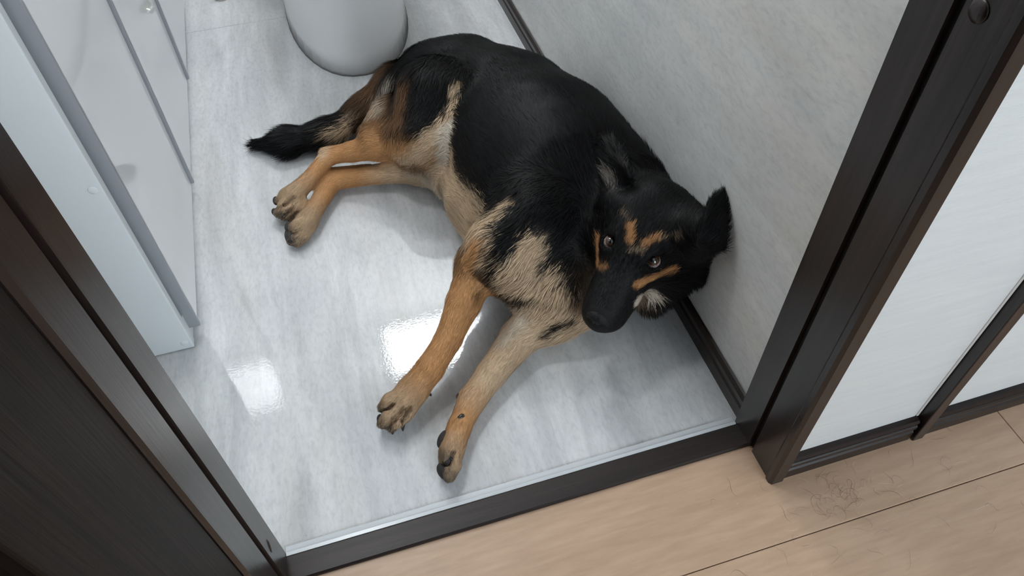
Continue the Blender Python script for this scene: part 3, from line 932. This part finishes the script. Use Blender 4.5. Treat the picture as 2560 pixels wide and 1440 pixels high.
def coat_mat(name, rough, spec, sheen=0.0):
    m, nt, b = new_mat(name)
    at_ = nt.nodes.new('ShaderNodeAttribute'); at_.attribute_name = 'coat'
    nt.links.new(at_.outputs['Color'], b.inputs['Base Color'])
    b.inputs['Roughness'].default_value = rough; b.inputs['Specular IOR Level'].default_value = spec
    return m
M_skin = coat_mat('short_undercoat', .7, .2)
M_fur = coat_mat('dog_fur', .48, .12)
me.materials.append(M_skin)
DOG = bpy.data.objects.new('dog', me); COL.objects.link(DOG)
tag(DOG, 'black and tan shepherd dog lying on its side, head raised towards the camera', 'dog')


# ---- eyes, nose, claws and pads: parts of the dog
M_sclera = plain('eye_white', (0.42, 0.33, 0.30), .08, .5, coat=1.0, bump=(40, .0))
M_iris = plain('brown_iris', (0.060, 0.024, 0.012), .08, .5, coat=1.0, bump=(40, .0))
M_pupil = plain('black_pupil', (0.003, 0.003, 0.003), .04, .6, coat=1.0, bump=(40, .0))
M_nose = plain('black_nose_leather', (0.005, 0.005, 0.0055), .5, .3, bump=(700, .5))
M_claw = plain('black_claw', (0.016, 0.014, 0.013), .28, .5, bump=(200, .1))
M_pad = plain('dark_paw_pad', (0.030, 0.025, 0.024), .6, .4, bump=(900, .5))


def basis(n):
    n = np.array(n, float); n /= np.linalg.norm(n)
    a = np.cross(n, (0.31, 0.2, 0.93)); a /= np.linalg.norm(a)
    return a, np.cross(n, a), n


def dome(name, c, n, r, ang, mat, parent, rings=8, seg=28, lift=0.0):
    """A cap of a sphere about direction n."""
    a, b, n = basis(n)
    Vv = [c + (r + lift) * n]; Ff = []
    for i in range(1, rings + 1):
        t = ang * i / rings
        for k in range(seg):
            p = 2 * math.pi * k / seg
            Vv.append(c + (r + lift) * (math.cos(t) * n + math.sin(t) * (math.cos(p) * a + math.sin(p) * b)))
    for k in range(seg): Ff.append((0, 1 + k, 1 + (k + 1) % seg))
    for i in range(rings - 1):
        for k in range(seg):
            q = 1 + i * seg
            Ff.append((q + k, q + seg + k, q + seg + (k + 1) % seg, q + (k + 1) % seg))
    return mesh_obj(name, Vv, Ff, mat, parent, True)


for c in EYES:
    g = (CAM_C - c) / np.linalg.norm(CAM_C - c) + .20 * (HU - HF * .6)
    e = dome('eye', c, g, EYE_R, math.pi * .98, M_sclera, DOG, 20, 32)
    dome('iris', c, g, EYE_R, .86, M_iris, e, 8, 32, .00025)
    dome('pupil', c, g, EYE_R, .40, M_pupil, e, 5, 28, .00045)

# nose leather with two nostrils
bm = bmesh.new(); bmesh.ops.create_uvsphere(bm, u_segments=40, v_segments=28, radius=1.0)
NC = hd(0, .1515, -.043)
for v in bm.verts:
    x, y_, z = v.co
    w = .0205 * (1.0 - .22 * max(0, -z))
    l = x * w; f = y_ * .0125; u_ = z * .0150 + .002 * (1 - x * x)
    for sx in (-1, 1):
        d2 = ((x - sx * .50) / .20) ** 2 + ((z - .02) / .22) ** 2
        if y_ > 0: f -= .0070 * math.exp(-d2) * (1 if d2 < 6 else 0)
    if y_ > 0: f -= .0018 * math.exp(-(x / .10) ** 2)
    q = NC + HS * (l * HLt + f * HF + u_ * HU)
    v.co = Vector(q)
bm_obj('nose', bm, M_nose, DOG, True)


def claw(a, b, r, droop=.25):
    a = np.array(a); b = np.array(b); d = b - a; L = np.linalg.norm(d)
    if L < .010: b = a + d / L * .010; d = b - a; L = .010
    m = a + .5 * d + np.array((0, 0, droop * L))
    pts = [(1 - t) ** 2 * a + 2 * t * (1 - t) * m + t * t * b for t in (0, .2, .4, .6, .8, .93, 1)]
    bm = bmesh.new(); tube(bm, pts, [r, r, r * .95, r * .82, r * .6, r * .38, r * .12], 10)
    bm_obj('claw', bm, M_claw, DOG, True)


for (r_, m_, t_, rad, cl) in TOES:
    if cl is not None: claw(t_ + .2 * (m_ - t_), t_ + .72 * (np.array(cl) - t_), .0040)
claw(at(1158, 1040, .040), at(1142, 1052, .040), .0045)     # dewclaw
claw(at(1070, 984, .030), at(1076, 988, .024), .0030)


def pad(px, py, z, dx, dy, ln, wd, hgt=.006, n=None):
    """Oval pad: centre pixel, long axis given in the photo, lying against the sole."""
    c = at(px, py, z); ax = at(px + dx, py + dy, z) - c; ax = ax / np.linalg.norm(ax)
    n = np.array(n if n is not None else (-.75, -.1, .45)); n = n - (n @ ax) * ax; n = n / np.linalg.norm(n); w = np.cross(ax, n)
    bm = bmesh.new(); bmesh.ops.create_uvsphere(bm, u_segments=20, v_segments=12, radius=1.0)
    for v in bm.verts: v.co = Vector(c + v.co.x * ln * ax + v.co.y * wd * w + v.co.z * hgt * n)
    bm_obj('paw_pad', bm, M_pad, DOG, True)


pad(1108, 1098, .028, -8, 20, .0150, .0100, .0075)
pad(1117, 1146, .034, 5, 20, .0115, .0080, .0065)
pad(1107, 1178, .022, 12, 20, .0130, .0090, .0070)
pad(1150, 992, .034, 4, 12, .0065, .0055, .0060)
pad(722, 590, .022, 6, 20, .0170, .0100, .0070)
pad(720, 566, .032, -2, 14, .0110, .0075, .0060)
pad(690, 502, .030, 2, 14, .0110, .0060, .0060)
pad(687, 530, .022, 5, 12, .0090, .0060, .0060)
pad(952, 1050, .020, 3, 14, .0100, .0060, .0060)
pad(954, 1018, .034, -2, 10, .0080, .0055, .0055)

# ---- fur: tapering blades lying along the coat
NS = 190000
tri = np.concatenate([F[:, (0, 1, 2)], F[:, (0, 2, 3)]])
e1 = V[tri[:, 1]] - V[tri[:, 0]]; e2 = V[tri[:, 2]] - V[tri[:, 0]]
ar = .5 * np.linalg.norm(np.cross(e1, e2), axis=1)
fn = N[tri].mean(1)
ar = ar * np.where(fn[:, 2] < -.45, .12, 1.0)
pick = rng.choice(len(tri), NS, p=ar / ar.sum())
u1, u2 = rng.random(NS), rng.random(NS); fl2 = u1 + u2 > 1; u1[fl2] = 1 - u1[fl2]; u2[fl2] = 1 - u2[fl2]
t3 = tri[pick]; w0 = 1 - u1 - u2
root = V[t3[:, 0]] * w0[:, None] + V[t3[:, 1]] * u1[:, None] + V[t3[:, 2]] * u2[:, None]
nr = N[t3[:, 0]] * w0[:, None] + N[t3[:, 1]] * u1[:, None] + N[t3[:, 2]] * u2[:, None]
nr /= np.linalg.norm(nr, axis=1)[:, None]
ok = root[:, 2] > .003
for c in EYES: ok &= np.linalg.norm(root - c, axis=1) > .0150
ok &= np.linalg.norm(root - NC, axis=1) > .0215
root, nr = root[ok], nr[ok]
Cs, Ls, Fs = field(root, rng.normal(0, 1, len(root)))
n_s = len(root)
jd = np.stack([vnoise(root, 55), vnoise(root + 3.1, 55), vnoise(root + 7.7, 55)], 1) * .30 + np.stack([vnoise(root, 170), vnoise(root + 5.3, 170), vnoise(root + 9.1, 170)], 1) * .28
fl3 = Fs + jd + rng.normal(0, .10, (n_s, 3))
fl3 -= (fl3 * nr).sum(1)[:, None] * nr
fl3 /= np.maximum(np.linalg.norm(fl3, axis=1), 1e-6)[:, None]
L = Ls * rng.uniform(.65, 1.2, n_s)
hh = hl_(root)
lift = np.where(L > .034, .13, np.where(L > .018, .27, .20)) + rng.normal(0, .05, n_s)
d1 = fl3 * np.cos(lift)[:, None] + nr * np.sin(lift)[:, None]
d2 = fl3 * np.cos(lift * .35)[:, None] + nr * np.sin(lift * .35)[:, None] + np.array((0, 0, -.10))
mid = root + .5 * L[:, None] * d1; tip = mid + .5 * L[:, None] * d2
for q in (mid, tip):
    q[:, 2] = np.maximum(q[:, 2], .0015); q[:, 0] = np.minimum(q[:, 0], .4795 + .007 * (q[:, 2] > .05))
wv = np.cross(fl3, nr); wd = np.clip(.00055 + .018 * L, .0006, .0011) * .5
Vf = np.stack([root - wv * wd[:, None], root + wv * wd[:, None], mid + wv * wd[:, None] * .8, mid - wv * wd[:, None] * .8, tip], 1).reshape(-1, 3)
lum = rng.uniform(.72, 1.28, n_s)[:, None]
dark = Cs.max(1) < .02
lum[dark] = (.45 + 2.4 * rng.random(n_s) ** 3)[dark, None]      # a few paler guard hairs in the black coat
Cs = np.clip(Cs * lum, 0, 1)
Cf = np.repeat(Cs, 5, axis=0)
fm = bpy.data.meshes.new('fur')
fm.vertices.add(n_s * 5); fm.vertices.foreach_set('co', Vf.astype(np.float32).ravel())
b5 = 5 * np.arange(n_s)[:, None]
li = np.concatenate([b5, b5 + 1, b5 + 2, b5 + 3, b5 + 3, b5 + 2, b5 + 4], 1).ravel()
fm.loops.add(n_s * 7); fm.loops.foreach_set('vertex_index', li.astype(np.int32))
ls = np.stack([7 * np.arange(n_s), 7 * np.arange(n_s) + 4], 1).ravel()
fm.polygons.add(n_s * 2); fm.polygons.foreach_set('loop_start', ls.astype(np.int32))
fm.update(calc_edges=True); fm.validate()
fc = fm.color_attributes.new('coat', 'FLOAT_COLOR', 'POINT')
fc.data.foreach_set('color', np.concatenate([Cf, np.ones((len(Cf), 1))], 1).astype(np.float32).ravel())
fm.materials.append(M_fur)
FUR = link(bpy.data.objects.new('fur', fm), DOG)
FUR['kind'] = 'stuff'


# ------------------------------------------------------------------ loose hairs shed on the floors
def hairs(name, n, area, mat, label, seed, lmin, lmax, zf):
    r_ = random.Random(seed); Vh, Fh = [], []
    for _ in range(n):
        a = area(r_); ang = r_.uniform(0, 6.28); L_ = r_.uniform(lmin, lmax); bend = r_.uniform(-3.2, 3.2); w = r_.uniform(.00010, .00020)
        x, y_ = a; b0 = len(Vh); m = 9
        for i in range(m):
            t = i / (m - 1); th_ = ang + bend * (t - .5) + .5 * math.sin(5 * t + ang)
            x += L_ / m * math.cos(th_); y_ += L_ / m * math.sin(th_)
            nx, ny = -math.sin(th_), math.cos(th_); ww = w * (1 - .7 * abs(2 * t - 1))
            z = zf + .0006 + .0012 * math.sin(math.pi * t)
            Vh += [(x + nx * ww, y_ + ny * ww, z), (x - nx * ww, y_ - ny * ww, z), (x, y_, z + ww * 1.6)]
            if i:
                p = b0 + 3 * (i - 1)
                Fh += [(p, p + 3, p + 5, p + 2), (p + 1, p + 2, p + 5, p + 4), (p, p + 1, p + 4, p + 3)]
    o = mesh_obj(name, Vh, Fh, mat[0]); o.data.materials.append(mat[1])
    o.data.polygons.foreach_set('material_index', [1 if (k // 24) % 3 == 2 else 0 for k in range(len(Fh))])
    tag(o, label, 'hair', None, 'stuff')


M_hair_d = plain('dark_hair', (.09, .06, .045), .5, .3)
M_hair_l = plain('pale_hair', (.72, .58, .45), .5, .3)
def near_wall(r_): return (r_.uniform(.36, .86), min(.345, .20 + abs(r_.gauss(0, .10)))) if r_.random() < .75 else (r_.uniform(.0, .8), r_.uniform(.16, .40))
def tuft(r_):
    if r_.random() < .4: return (.555 + r_.gauss(0, .022), .300 + r_.gauss(0, .012))
    return near_wall(r_)
hairs('loose_hair', 130, tuft, (M_hair_d, M_hair_l), 'loose dark and pale dog hairs strewn over the beige hall planks', 3, .012, .042, 0)
hairs('loose_hair', 10, lambda r_: (r_.uniform(-.17, .44), .466 + .004 * r_.random()), (M_hair_d, M_hair_d), 'short dark hairs lying along the edging strip of the washroom floor', 5, .004, .010, 0)
